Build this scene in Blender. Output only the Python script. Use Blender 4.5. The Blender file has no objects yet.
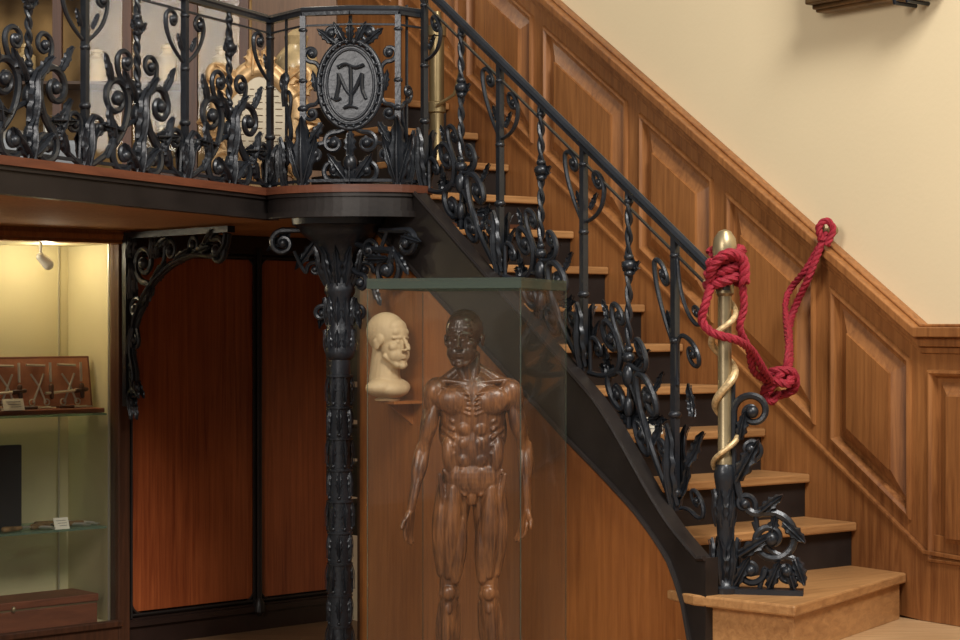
import bpy, math, random
from mathutils import Vector, Matrix, noise
random.seed(7)
pi=math.pi
SC=bpy.context.scene
try: SC.view_settings.view_transform='Standard'
except Exception: pass

# ---------------------------------------------------------------- materials
def newmat(name):
    m=bpy.data.materials.new(name); m.use_nodes=True
    nt=m.node_tree; b=nt.nodes['Principled BSDF']
    return m,nt,b
def setp(b,**k):
    for kk,v in k.items():
        kk=kk.replace('_',' ')
        if kk in b.inputs: b.inputs[kk].default_value=v
def plain(name,col,rough=.6,metal=0,spec=.5,bump=0,bscale=40,var=0,vscale=6):
    m,nt,b=newmat(name)
    setp(b,Roughness=rough,Metallic=metal); b.inputs['Specular IOR Level'].default_value=spec
    N=nt.nodes;L=nt.links
    tc=N.new('ShaderNodeTexCoord')
    nz=N.new('ShaderNodeTexNoise'); nz.inputs['Scale'].default_value=vscale; nz.inputs['Detail'].default_value=4
    L.new(tc.outputs['Object'],nz.inputs['Vector'])
    cr=N.new('ShaderNodeValToRGB')
    cr.color_ramp.elements[0].position=.3; cr.color_ramp.elements[1].position=.7
    cr.color_ramp.elements[0].color=tuple(c*(1-var) for c in col)+(1,)
    cr.color_ramp.elements[1].color=tuple(min(1,c*(1+var)) for c in col)+(1,)
    L.new(nz.outputs['Fac'],cr.inputs['Fac']); L.new(cr.outputs['Color'],b.inputs['Base Color'])
    if bump:
        n2=N.new('ShaderNodeTexNoise'); n2.inputs['Scale'].default_value=bscale
        L.new(tc.outputs['Object'],n2.inputs['Vector'])
        bp=N.new('ShaderNodeBump'); bp.inputs['Strength'].default_value=bump; bp.inputs['Distance'].default_value=.01
        L.new(n2.outputs['Fac'],bp.inputs['Height']); L.new(bp.outputs['Normal'],b.inputs['Normal'])
    return m
def wood(name,dark,light,rough=.4,grain=(30,30,1.6),rotz=0,spec=.5,coat=0,big=1.0):
    m,nt,b=newmat(name); N=nt.nodes;L=nt.links
    setp(b,Roughness=rough); b.inputs['Specular IOR Level'].default_value=spec
    if coat: b.inputs['Coat Weight'].default_value=coat; b.inputs['Coat Roughness'].default_value=.15
    tc=N.new('ShaderNodeTexCoord'); mr=N.new('ShaderNodeMapping'); mr.inputs['Rotation'].default_value=(0,0,rotz)
    L.new(tc.outputs['Object'],mr.inputs['Vector'])
    mp=N.new('ShaderNodeMapping'); mp.inputs['Scale'].default_value=grain
    L.new(mr.outputs['Vector'],mp.inputs['Vector'])
    n1=N.new('ShaderNodeTexNoise'); n1.inputs['Scale'].default_value=1.5; n1.inputs['Detail'].default_value=8; n1.inputs['Roughness'].default_value=.65; n1.inputs['Distortion'].default_value=.6
    L.new(mp.outputs['Vector'],n1.inputs['Vector'])
    n2=N.new('ShaderNodeTexNoise'); n2.inputs['Scale'].default_value=1.1*big; n2.inputs['Detail'].default_value=3
    L.new(mr.outputs['Vector'],n2.inputs['Vector'])
    ad=N.new('ShaderNodeMath'); ad.operation='MULTIPLY_ADD'; ad.inputs[1].default_value=.45
    L.new(n2.outputs['Fac'],ad.inputs[0]); 
    mu=N.new('ShaderNodeMath'); mu.operation='MULTIPLY'; mu.inputs[1].default_value=.6
    L.new(n1.outputs['Fac'],mu.inputs[0]); L.new(mu.outputs[0],ad.inputs[2])
    cr=N.new('ShaderNodeValToRGB'); cr.color_ramp.elements[0].position=.36; cr.color_ramp.elements[1].position=.66
    cr.color_ramp.elements[0].color=tuple(dark)+(1,); cr.color_ramp.elements[1].color=tuple(light)+(1,)
    L.new(ad.outputs[0],cr.inputs['Fac']); L.new(cr.outputs['Color'],b.inputs['Base Color'])
    bp=N.new('ShaderNodeBump'); bp.inputs['Strength'].default_value=.12; bp.inputs['Distance'].default_value=.004
    L.new(n1.outputs['Fac'],bp.inputs['Height']); L.new(bp.outputs['Normal'],b.inputs['Normal'])
    return m
def glass(name,tint=(1,1,1),gl=.08,haze=.03,hcol=(.8,.8,.75),fk=.35):
    m=bpy.data.materials.new(name); m.use_nodes=True; nt=m.node_tree; N=nt.nodes; L=nt.links
    N.clear(); out=N.new('ShaderNodeOutputMaterial')
    tr=N.new('ShaderNodeBsdfTransparent'); tr.inputs[0].default_value=tuple(tint)+(1,)
    g=N.new('ShaderNodeBsdfGlossy'); g.inputs['Roughness'].default_value=.03
    lw=N.new('ShaderNodeLayerWeight'); lw.inputs[0].default_value=.25
    ma=N.new('ShaderNodeMath'); ma.operation='MULTIPLY_ADD'; ma.inputs[1].default_value=fk; ma.inputs[2].default_value=gl
    L.new(lw.outputs['Fresnel'],ma.inputs[0])
    mx=N.new('ShaderNodeMixShader'); L.new(ma.outputs[0],mx.inputs[0]); L.new(tr.outputs[0],mx.inputs[1]); L.new(g.outputs[0],mx.inputs[2])
    df=N.new('ShaderNodeBsdfDiffuse'); df.inputs[0].default_value=tuple(hcol)+(1,)
    m2=N.new('ShaderNodeMixShader'); m2.inputs[0].default_value=haze
    L.new(mx.outputs[0],m2.inputs[1]); L.new(df.outputs[0],m2.inputs[2]); L.new(m2.outputs[0],out.inputs[0])
    return m
TH=math.radians(53.6)
OAK=wood('oak',(.140,.048,.0145),(.375,.158,.050),.36)
OAKT=wood('oak_tread',(.24,.105,.036),(.50,.265,.105),.38,grain=(2.2,30,30),rotz=-math.radians(36.4))
OAKU=wood('understair_wood',(.22,.068,.016),(.42,.155,.040),.36)
MAHO=wood('mahogany',(.19,.036,.012),(.48,.125,.038),.30,grain=(34,34,1.1))
WALNUT=wood('walnut_dark',(.035,.013,.006),(.11,.040,.018),.45)
SOFFIT=wood('soffit_wood',(.26,.10,.03),(.45,.20,.07),.75,spec=.2)
FLOORW=wood('floor_oak',(.42,.25,.12),(.66,.45,.25),.4,grain=(2,22,22))
GREYFL=wood('floor_wood_lower',(.16,.09,.045),(.32,.19,.10),.45,grain=(2,22,22))
PLASTER=plain('cream_plaster',(.80,.67,.44),.85,bump=.05,bscale=60,var=.02,vscale=1.5)
IRON=plain('cast_iron_black',(.022,.026,.034),.34,metal=.35,spec=.7,bump=.15,bscale=60,var=.25)
IRONM=plain('black_painted_wood',(.018,.014,.013),.42,spec=.4,bump=.05,var=.3)
BRASS=plain('brass',(.34,.27,.16),.38,metal=.75,bump=.05,var=.25)
GOLD=plain('gilt',(.60,.40,.20),.45,metal=.4,bump=.25,bscale=30,var=.3,vscale=20)
GILTDARK=plain('gilt_frame_dark',(.16,.09,.035),.45,metal=.4,bump=.3,var=.4,vscale=15)
ROPE=plain('red_rope',(.29,.009,.026),.75,bump=.4,bscale=200,var=.25,vscale=60)
CREAM=plain('vitrine_lining',(.60,.53,.32),.85,var=.04,vscale=3)
CARD=plain('label_card',(.82,.78,.66),.7)
BLACK=plain('black_cloth',(.012,.011,.012),.7)
STEEL=plain('steel',(.62,.60,.54),.3,metal=.8,var=.1)
PLAST=plain('ivory_plaster',(.66,.50,.29),.6,var=.10,vscale=20)
GREY=plain('grey_enamel',(.26,.29,.32),.4,var=.05)
REDBOX=wood('instrument_case_wood',(.11,.032,.016),(.27,.085,.038),.45,grain=(3,3,20))
COPPER=wood('copper_baize_board',(.36,.14,.075),(.56,.24,.13),.6,grain=(8,8,8))
DECK=wood('deck_edge_wood',(.07,.022,.012),(.17,.055,.026),.45,grain=(3,3,20))
GLASS=glass('vitrine_glass',(.98,.985,.97),.02,.01)
GLASSB=glass('cabinet_glass',(.97,.97,.95),.01,.0,(.5,.5,.5),.06)
GLASSC=glass('case_glass',(.98,.975,.965),.018,.010,(.60,.50,.36),.14)
GEDGE=glass('glass_edge_green',(.58,.66,.58),.12,.22,(.16,.21,.17))
def statue_mat():
    m,nt,b=newmat('ecorche_patina'); N=nt.nodes;L=nt.links
    setp(b,Roughness=.34); b.inputs['Coat Weight'].default_value=.25; b.inputs['Coat Roughness'].default_value=.22
    tc=N.new('ShaderNodeTexCoord'); n=N.new('ShaderNodeTexNoise'); n.inputs['Scale'].default_value=7; n.inputs['Detail'].default_value=5
    L.new(tc.outputs['Object'],n.inputs['Vector'])
    mp=N.new('ShaderNodeMapping'); mp.inputs['Scale'].default_value=(60,60,5); L.new(tc.outputs['Object'],mp.inputs['Vector'])
    n2=N.new('ShaderNodeTexNoise'); n2.inputs['Scale'].default_value=2; n2.inputs['Detail'].default_value=5; n2.inputs['Distortion'].default_value=.4; L.new(mp.outputs['Vector'],n2.inputs['Vector'])
    cr=N.new('ShaderNodeValToRGB'); e=cr.color_ramp.elements
    e[0].position=.38; e[0].color=(.065,.022,.010,1); e[1].position=.64; e[1].color=(.30,.122,.042,1)
    ad=N.new('ShaderNodeMath'); ad.operation='MULTIPLY_ADD'; ad.inputs[1].default_value=.45
    mu=N.new('ShaderNodeMath'); mu.operation='MULTIPLY'; mu.inputs[1].default_value=.55
    L.new(n.outputs['Fac'],mu.inputs[0]); L.new(n2.outputs['Fac'],ad.inputs[0]); L.new(mu.outputs[0],ad.inputs[2])
    L.new(ad.outputs[0],cr.inputs['Fac'])
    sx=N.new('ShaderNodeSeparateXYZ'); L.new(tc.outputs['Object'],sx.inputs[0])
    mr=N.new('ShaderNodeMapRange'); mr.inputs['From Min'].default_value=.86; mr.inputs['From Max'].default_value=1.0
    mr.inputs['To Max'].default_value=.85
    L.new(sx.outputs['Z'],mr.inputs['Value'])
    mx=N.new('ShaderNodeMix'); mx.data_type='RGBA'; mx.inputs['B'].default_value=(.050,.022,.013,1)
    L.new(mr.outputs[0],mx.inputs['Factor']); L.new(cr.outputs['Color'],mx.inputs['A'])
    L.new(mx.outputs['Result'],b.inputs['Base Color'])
    bp=N.new('ShaderNodeBump'); bp.inputs['Strength'].default_value=.5; bp.inputs['Distance'].default_value=.004
    L.new(n2.outputs['Fac'],bp.inputs['Height']); L.new(bp.outputs['Normal'],b.inputs['Normal'])
    return m
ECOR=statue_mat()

# ---------------------------------------------------------------- mesh builder
def V(*a): return Vector(a)
class MB:
    def __init__(s): s.v=[]; s.f=[]
    def add(s,vs,fs):
        o=len(s.v); s.v+= [tuple(v) for v in vs]; s.f+=[tuple(i+o for i in f) for f in fs]
    def prism(s,pts,vec):
        n=len(pts); a=[Vector(p) for p in pts]; b=[p+Vector(vec) for p in a]
        fs=[tuple(range(n-1,-1,-1)),tuple(range(n,2*n))]+[(i,(i+1)%n,n+(i+1)%n,n+i) for i in range(n)]
        s.add(a+b,fs)
    def hex(s,c):
        s.add(c,[(3,2,1,0),(4,5,6,7),(0,1,5,4),(1,2,6,5),(2,3,7,6),(3,0,4,7)])
    def box(s,f,a0,a1,b0,b1,c0,c1):
        s.hex([f(a0,b0,c0),f(a1,b0,c0),f(a1,b1,c0),f(a0,b1,c0),f(a0,b0,c1),f(a1,b0,c1),f(a1,b1,c1),f(a0,b1,c1)])
    def tube(s,pts,r,seg=8,cap=True):
        pts=[Vector(p) for p in pts]; n=len(pts)
        rs=r if hasattr(r,'__len__') else [r]*n
        T=[]
        for i in range(n):
            t=pts[min(i+1,n-1)]-pts[max(i-1,0)]
            T.append(t.normalized() if t.length>1e-9 else Vector((0,0,1)))
        ref=Vector((0,0,1)) if abs(T[0].z)<.9 else Vector((1,0,0))
        nn=T[0].cross(ref).normalized(); vs=[]
        for i in range(n):
            nn=(nn-T[i]*nn.dot(T[i]))
            nn=nn.normalized() if nn.length>1e-6 else T[i].orthogonal().normalized()
            b=T[i].cross(nn)
            for k in range(seg):
                a=2*pi*k/seg; vs.append(pts[i]+(nn*math.cos(a)+b*math.sin(a))*rs[i])
        fs=[]
        for i in range(n-1):
            for k in range(seg):
                k2=(k+1)%seg; fs.append((i*seg+k,i*seg+k2,(i+1)*seg+k2,(i+1)*seg+k))
        if cap: fs.append(tuple(range(seg-1,-1,-1))); fs.append(tuple((n-1)*seg+k for k in range(seg)))
        s.add(vs,fs)
    def ell(s,c,r,R=None,u=14,v=9):
        c=Vector(c); vs=[];fs=[]
        def P(x,y,z):
            p=Vector((x*r[0],y*r[1],z*r[2]))
            return c+(R@p if R is not None else p)
        vs.append(P(0,0,1))
        for j in range(1,v):
            t=pi*j/v
            for i in range(u): a=2*pi*i/u; vs.append(P(math.sin(t)*math.cos(a),math.sin(t)*math.sin(a),math.cos(t)))
        vs.append(P(0,0,-1)); last=len(vs)-1
        for i in range(u): fs.append((0,1+i,1+(i+1)%u)); 
        for j in range(v-2):
            for i in range(u):
                a=1+j*u+i;b=1+j*u+(i+1)%u; fs.append((a,a+u,b+u,b))
        for i in range(u): fs.append((last,1+(v-2)*u+(i+1)%u,1+(v-2)*u+i))
        s.add(vs,fs)
    def lathe(s,prof,c,seg=20,f=None):
        vs=[];fs=[];n=len(prof)
        for (r,z) in prof:
            for k in range(seg):
                a=2*pi*k/seg; vs.append(Vector(c)+Vector((r*math.cos(a),r*math.sin(a),z)))
        for i in range(n-1):
            for k in range(seg):
                k2=(k+1)%seg; fs.append((i*seg+k,i*seg+k2,(i+1)*seg+k2,(i+1)*seg+k))
        fs.append(tuple(range(seg-1,-1,-1))); fs.append(tuple((n-1)*seg+k for k in range(seg)))
        s.add(vs,fs)
    def caps(s,p,q,r1,r2,b=0,seg=12,fl=1.0,fax=None):
        p=Vector(p);q=Vector(q);d=(q-p);L=d.length;d.normalize();pts=[];rs=[]
        for k in range(4):
            a=(k+.25)/4*pi/2; pts.append(p-d*r1*math.cos(a)); rs.append(r1*math.sin(a))
        for k in range(9):
            t=k/8; pts.append(p+d*L*t); rs.append(r1*(1-t)+r2*t+b*math.sin(pi*t))
        for k in range(3,-1,-1):
            a=(k+.25)/4*pi/2; pts.append(q+d*r2*math.cos(a)); rs.append(r2*math.sin(a))
        s.tube(pts,rs,seg)
    def leaf(s,base,up,side,out,L,W,curl=.35,lobes=4):
        base=Vector(base);up=Vector(up);side=Vector(side);out=Vector(out)
        n=18;m=4;vs=[];fs=[]
        for i in range(n+1):
            t=i/n
            w=W*(math.sin(pi*min(1,(t*.86+.14)))**.7)*(1-.34*abs(math.sin(lobes*pi*t)))*(1-.25*t)
            if i==n: w=W*.05
            ang=curl*5.0*max(0,t-.62)
            yy=L*(t if t<.62 else .62+.38*math.sin(min(ang,2.6))/(curl*5*.38) *1.0)
            oo=.10*L*math.sin(pi*t)+ (L*.38*(1-math.cos(min(ang,2.6)))/(curl*5*.38) if t>.62 else 0)
            for j in range(-m,m+1):
                q=j/m
                o2=oo - abs(q)*.16*W + .14*W*math.cos(q*pi*3)
                vs.append(base+up*(yy+abs(q)*W*.25)+side*(q*w)+out*o2)
        k=2*m+1
        for i in range(n):
            for j in range(2*m): a=i*k+j; fs.append((a,a+1,a+k+1,a+k))
        s.add(vs,fs)
        s.tube([Vector(vs[i*k+m])+out*.004 for i in range(n+1)],[max(.0015,W*.14*(1-i/n)) for i in range(n+1)],5)
    def obj(s,name,mat,parent=None,smooth=True,bevel=0,auto=35):
        me=bpy.data.meshes.new(name); me.from_pydata(s.v,[],s.f); me.update()
        import bmesh
        bm=bmesh.new(); bm.from_mesh(me); bmesh.ops.recalc_face_normals(bm,faces=bm.faces); bm.to_mesh(me); bm.free()
        if smooth:
            for p in me.polygons: p.use_smooth=True
            try: me.set_sharp_from_angle(angle=math.radians(auto))
            except Exception: pass
        o=bpy.data.objects.new(name,me); SC.collection.objects.link(o)
        for m in (mat if isinstance(mat,(list,tuple)) else [mat]): me.materials.append(m)
        if parent: o.parent=parent
        if bevel:
            b=o.modifiers.new('bevel','BEVEL'); b.width=bevel; b.segments=2; b.limit_method='ANGLE'
        return o
def empty(name,loc=(0,0,0)):
    e=bpy.data.objects.new(name,None); e.empty_display_size=.1; SC.collection.objects.link(e); return e
def spline(pts,n=10):
    pts=[Vector(p) for p in pts]; out=[]
    for i in range(len(pts)-1):
        p0=pts[max(i-1,0)];p1=pts[i];p2=pts[i+1];p3=pts[min(i+2,len(pts)-1)]
        for k in range(n):
            t=k/n; out.append(.5*((2*p1)+(-p0+p2)*t+(2*p0-5*p1+4*p2-p3)*t*t+(-p0+3*p1-3*p2+p3)*t**3))
    out.append(pts[-1]); return out

# ---------------------------------------------------------------- frames
dx,dy=-math.cos(TH),math.sin(TH)
nx,ny=math.sin(TH),math.cos(TH)
P0=(1.617,7.18); E0=(.78,6.56); RW=1.04; G=.246; RI=.17; SL=RI/G
def Wp(t,o,h): return V(P0[0]+dx*t-nx*o, P0[1]+dy*t-ny*o, h)
def St(t,r,h): return V(E0[0]+dx*t+nx*r, E0[1]+dy*t+ny*r, h)
FL=-.5; BF=1.68; BS=1.566

# ---------------------------------------------------------------- room shell
m=MB(); m.prism([(-7,-3,FL-.1),(7,-3,FL-.1),(7,12,FL-.1),(-7,12,FL-.1)],(0,0,.1)); m.obj('floor',GREYFL,smooth=False)
m=MB(); a=[Wp(-2.6,0,FL),Wp(4.0,0,FL),Wp(4.0,0,4.6),Wp(-2.6,0,4.6)]
m.prism(a,(nx*.15,ny*.15,0)); m.obj('wall_right',PLASTER,smooth=False)
cor=Wp(4.0,0,0)
m=MB(); q=[(cor.x+.1,cor.y,FL),(-5.2,9.6,FL),(-5.2,9.6,4.6),(cor.x+.1,cor.y,4.6)]
m.prism(q,(0,.15,0)); m.obj('wall_back',wood('back_wall_wood',(.12,.055,.022),(.26,.13,.058),.5),smooth=False)
m=MB()
m.prism([(.74,5.3,FL),Wp(-2.5,0,FL),Wp(.2,0,FL),St(.2,0.0,FL),(.74,6.55,FL)],(0,0,-FL-.001))
m.obj('floor_platform',FLOORW,smooth=False)
m=MB(); m.prism([(.40,4.96,FL),(2.3,4.96,FL),(2.3,5.29,FL),(.735,5.29,FL),(.735,6.4,FL),(.40,6.4,FL)],(0,0,.25)); m.obj('platform_step',FLOORW,smooth=False)

# wainscot ---------------------------------------------------
def hc(t): return 1.08 if t<-.1 else 1.08+SL*(t+.1)
def hn(t): return 0 if t<-.12 else .10+SL*(t+.12)
wn=empty('oak_wainscot')
TMIN,TMAX=-2.5,3.98
def wpoly(mb,th,o0,o1):
    mb.prism([Wp(t,o0,h) for t,h in th],(-nx*(o1-o0),-ny*(o1-o0),0))
m=MB()
wpoly(m,[(TMIN,0),(.3,0),(TMAX,hn(TMAX)-.4),(TMAX,hc(TMAX)),(-.1,hc(-.1)),(TMIN,1.08)],.0005,.018)
m.obj('backing',OAK,wn,smooth=False)
m=MB()
def strip(mb,f0,f1,t0,t1,o0,o1):
    ts=[t0]+[x for x in (-.12,-.1,.3) if t0<x<t1]+[t1]
    wpoly(mb,[(t,f0(t)) for t in ts]+[(t,f1(t)) for t in reversed(ts)],o0,o1)
strip(m,lambda t:max(0,hn(t)-.36),lambda t:hn(t)+.15,TMIN,TMAX,.018,.042)
strip(m,lambda t:hn(t)+.15,lambda t:hn(t)+.165,TMIN,TMAX,.018,.055)
strip(m,lambda t:hn(t)+.165,lambda t:hn(t)+.225,TMIN,TMAX,.018,.036)
strip(m,lambda t:hc(t)-.15,lambda t:hc(t)-.085,TMIN,TMAX,.018,.036)
stiles=[-2.45,-1.85,-1.25,-.68,-.09,.398,.98,1.53,2.21,2.82,3.42,3.94]
for s0 in stiles:
    w=.045
    strip(m,lambda t:hn(t)+.20,lambda t:hc(t)-.14,s0-w,s0+w,.018,.0362)
m.obj('frame',OAK,wn,smooth=False,bevel=.002)
m=MB(); m2=MB()
for a,b in zip(stiles[:-1],stiles[1:]):
    t0,t1=a+.05,b-.05
    def Q(ins,o):
        def lo(t): return hn(t)+.23
        def up(t): return hc(t)-.155
        x0,x1=t0+ins,t1-ins
        k=1.25 if a>-.2 else 1
        return [Wp(x0,o,lo(x0)+ins*k),Wp(x1,o,lo(x1)+ins*k),Wp(x1,o,up(x1)-ins*k),Wp(x0,o,up(x0)-ins*k)]
    def ring(mb,A,B):
        for i in range(4):
            j=(i+1)%4; mb.add([A[i],A[j],B[j],B[i]],[(0,1,2,3)])
    ring(m2,Q(-.010,.036),Q(-.006,.050)); ring(m2,Q(-.006,.050),Q(.003,.052)); ring(m2,Q(.003,.052),Q(.012,.042)); ring(m2,Q(.012,.042),Q(.020,.0185))
    ring(m,Q(.020,.0185),Q(.034,.0185)); ring(m,Q(.034,.0185),Q(.085,.046)); ring(m,Q(.085,.046),Q(.087,.056)); 
    A=Q(.087,.056); m.add(A,[(0,1,2,3)])
m.obj('raised_panels',OAK,wn,smooth=False); m2.obj('panel_beads',OAK,wn,smooth=False)
m=MB()
strip(m,lambda t:hc(t)-.085,lambda t:hc(t)-.06,TMIN,TMAX,.0,.045)
strip(m,lambda t:hc(t)-.06,lambda t:hc(t)-.025,TMIN,TMAX,.0,.062)
strip(m,lambda t:hc(t)-.025,lambda t:hc(t)+.012,TMIN,TMAX,.0,.092)
strip(m,lambda t:hc(t)+.012,lambda t:hc(t)+.024,TMIN,TMAX,.0,.05)
m.obj('cap_moulding',OAK,wn,smooth=False,bevel=.004)
pf=empty('picture_frame')
t0,t1=-.20,.40
m=MB()
for (o0,o1,z0,z1) in [(.03,.10,2.335,2.43),(.10,.14,2.35,2.41),(.02,.08,2.325,2.36)]:
    wpoly(m,[(t0,z0),(t1,z0),(t1,z1),(t0,z1)],o0,o1)
for ta,tb in [(t0,t0+.08),(t1-.08,t1)]:
    wpoly(m,[(ta,2.43),(tb,2.43),(tb,3.3),(ta,3.3)],.03,.12)
wpoly(m,[(t0,3.3),(t1,3.3),(t1,3.38),(t0,3.38)],.03,.12)
m.obj('moulding',GILTDARK,pf,bevel=.006)
m=MB(); wpoly(m,[(t0+.06,2.42),(t1-.06,2.42),(t1-.06,3.32),(t0+.06,3.32)],.01,.06); m.obj('canvas',plain('dark_painting',(.06,.045,.03),.5,var=.5,vscale=5),pf,smooth=False)
m=MB()
for t in (-.10,-.04): m.tube([Wp(t,.0,2.30),Wp(t,.12,2.30),Wp(t,.13,2.34)],.008,6)
m.obj('support_hooks',IRON,pf)

# ---------------------------------------------------------------- staircase
sc=empty('staircase')
mt=MB(); mr=MB(); mk=MB()
NB=10
for k in range(1,14):
    t=(k-1)*G; r0=.02 if k<=NB else .42
    tend=t+G+.02
    if k>1:
        mt.box(lambda a,b,c:St(a,b,c),t-.03,tend if k!=NB else t+.30,r0,RW-.043,RI*k-.034,RI*k)
        mr.box(lambda a,b,c:St(a,b,c),t,(NB-1)*G+.3 if k<=NB else 3.3,r0,RW-.043,RI*(k-1) if k!=1 else 0,RI*k-.034)
B1=[V(.735,6.55,0),V(1.043,6.29,0),Wp(-.03,.043,0),Wp(.27,.043,0),St(.27,.0,0)]
cen=sum(B1,V(0,0,0))/5
mt.prism([V(p.x,p.y,.132) for p in B1],(0,0,.038))
B1i=[p+(cen-p).normalized()*.035 for p in B1]
mk.prism([V(p.x,p.y,0.0) for p in B1i],(0,0,.132))
mt.obj('treads',OAKT,sc,smooth=False,bevel=.007)
mr.obj('risers',IRONM,sc,smooth=False)
mk.obj('bottom_riser',OAKT,sc,smooth=False)
def cl(x,a,b): return max(a,min(b,x))
def hs(t): 
    u=cl((t-.1)/.5,0,1); u=u*u*(3-2*u)
    return min(.17+SL*t+.12+.14*u+.015*t,BF+.02)
HBP=[(-.03,-.45),(.02,-.15),(.05,.03),(.09,.16),(.16,.28),(.25,.365),(.345,.44),(.5,.54),(.726,.675),(2.08,1.545),(3,1.545)]
def hb(t):
    for (a,b),(c,d) in zip(HBP[:-1],HBP[1:]):
        if t<=c: return b+(d-b)*(t-a)/(c-a)
    return HBP[-1][1]
m=MB(); mu=MB()
N=60
ts=[-.03+ (2.18+.03)*i/N for i in range(N+1)]
def hh(t): return hs(t) if t>0.0 else .30
for a,b in zip(ts[:-1],ts[1:]):
    m.hex([St(a,-.03,hb(a)),St(b,-.03,hb(b)),St(b,.03,hb(b)),St(a,.03,hb(a)),St(a,-.03,hh(a)),St(b,-.03,hh(b)),St(b,.03,hh(b)),St(a,.03,hh(a))])
    mu.hex([St(a,-.015,FL),St(b,-.015,FL),St(b,.015,FL),St(a,.015,FL),St(a,-.015,hb(a)),St(b,-.015,hb(b)),St(b,.015,hb(b)),St(a,.015,hb(a))])
m.tube([St(t,-.035,hh(t)) for t in ts],.010,6); m.tube([St(t,-.034,hb(t)) for t in ts],.010,6)
m.obj('outer_string',IRONM,sc,smooth=True,auto=40)
mu.obj('understair_panelling',OAKU,sc,smooth=False)
m=MB(); m.box(lambda a,b,c:St(a,b,c),2.18,2.2,-.015,1.0,FL,BS); m.obj('understair_end',WALNUT,sc,smooth=False)

# ---------------------------------------------------------------- balcony slab
bd=Vector((.424,.906)).normalized()
def Bp(s): return Vector((-1.665+bd.x*s,6.59+bd.y*s))
R0=(.816,6.6)
def Rl(t): return Vector((R0[0]+dx*t,R0[1]+dy*t))
pe=Bp(1.788)
arcp=spline([V(pe.x,pe.y,0),V(-.84,8.07,0),V(-.735,7.98,0),V(-.532,7.92,0),V(-.343,7.94,0),V(-.25,8.04,0),V(Rl(1.9).x,Rl(1.9).y,0)],6)
edge=[Bp(-2.2)]+[Bp(x*.2) for x in range(-8,9)]+[Vector((p.x,p.y)) for p in arcp]
poly=[V(p.x,p.y,BS) for p in edge]+[St(2.0,.0,BS),St(2.25,.03,BS),St(2.25,RW-.05,BS),Wp(3.95,.05,BS),V(-5.1,9.55,BS),V(-5.1,4.2,BS)]
bal=empty('balcony')
m=MB(); m.prism(poly,(0,0,.05)); m.obj('soffit',SOFFIT,bal,smooth=False)
m=MB(); m.prism([V(p.x,p.y,BS+.05) for p in poly],(0,0,.06)); m.obj('deck',DECK,bal,smooth=False)
def outw(i,path):
    a=path[max(i-1,0)];b=path[min(i+1,len(path)-1)]; d=(b-a).normalized(); return Vector((d.y,-d.x))
def sweep(mb,path,o0,o1,z0,z1):
    for i in range(len(path)-1):
        A=path[i];B=path[i+1];na=outw(i,path);nb=outw(i+1,path)
        c=[A+na*o0,B+nb*o0,B+nb*o1,A+na*o1]
        mb.hex([V(p.x,p.y,z0) for p in c]+[V(p.x,p.y,z1) for p in c])
m=MB(); sweep(m,edge,0,.03,BS-.015,BS+.085); sweep(m,edge,.03,.045,BS-.015,BS+.01); sweep(m,edge,.03,.04,BS+.07,BS+.085)
m.obj('fascia',IRONM,bal,smooth=True)
m=MB(); sweep(m,edge,0,.05,BS+.086,BS+.118); m.obj('nosing',DECK,bal,smooth=True)

# ---------------------------------------------------------------- ironwork
def mkmap(p,d,zb,od=None):
    p=Vector(p[:2]); d=Vector(d[:2]).normalized(); o=Vector((d.y,-d.x))
    def f(a,y,out=0):
        q=p+d*a+o*out
        return V(q.x,q.y,zb(a)+y)
    f.d=V(d.x,d.y,0); f.o=V(o.x,o.y,0)
    return f
KT=1.15
def spiral(mb,f,c,r0,turns,a0,hand=1,th=.008,n=40,tail=None,o=0,bead=True,r1=.12):
    th*=KT
    pts=[];rs=[]
    if tail:
        st=Vector((c[0]+r0*math.cos(a0),c[1]+r0*math.sin(a0)))
        tg=Vector((-math.sin(a0),math.cos(a0)))*hand
        T=Vector(tail); k=(st-T).length*.45
        for i in range(12):
            u=i/12; c2=st-tg*k
            q=(1-u)**2*T+2*u*(1-u)*c2+u*u*st
            pts.append(f(q.x,q.y,o)); rs.append(th*(.75+.25*u))
    for i in range(n+1):
        u=i/n; r=r0*(1-u*(1-r1)); a=a0+hand*turns*2*pi*u
        pts.append(f(c[0]+r*math.cos(a),c[1]+r*math.sin(a),o+.010*u)); rs.append(th*(1-.35*u))
    mb.tube(pts,rs,7)
    if bead: mb.ell(f(c[0],c[1],o+.010),(th*1.7,)*3,u=8,v=6)
def lf(mb,f,a,y,ang,L,W,o=.01,curl=.35):
    up=f.d*math.sin(ang)+V(0,0,1)*math.cos(ang); sd=f.d*math.cos(ang)-V(0,0,1)*math.sin(ang)
    mb.leaf(f(a,y,o),up,sd,f.o,L,W,curl)
def post(mb,f,a,H,leafh=.24,ws=1.0):
    w=.012
    mb.box(lambda x,o,y:f(x,y,o),a-w,a+w,-w,w,0,H)
    mb.ell(f(a,.05,0),(.026,.026,.022),u=10,v=6)
    mb.ell(f(a,leafh+.03,0),(.024,.024,.016),u=10,v=6)
    mb.ell(f(a,H-.06,0),(.020,.020,.012),u=10,v=6)
    mb.ell(f(a,H*.62,0),(.020,.020,.014),u=10,v=6)
    lf(mb,f,a,.0,0,leafh,.044*ws,.014,.5)
    for sg in (-1,1):
        lf(mb,f,a,.0,sg*.28,leafh*.78,.026*ws,.010,.5)
    mb.leaf(f(a,0,-.012),V(0,0,1),f.d,-f.o,leafh,.042)
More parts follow.
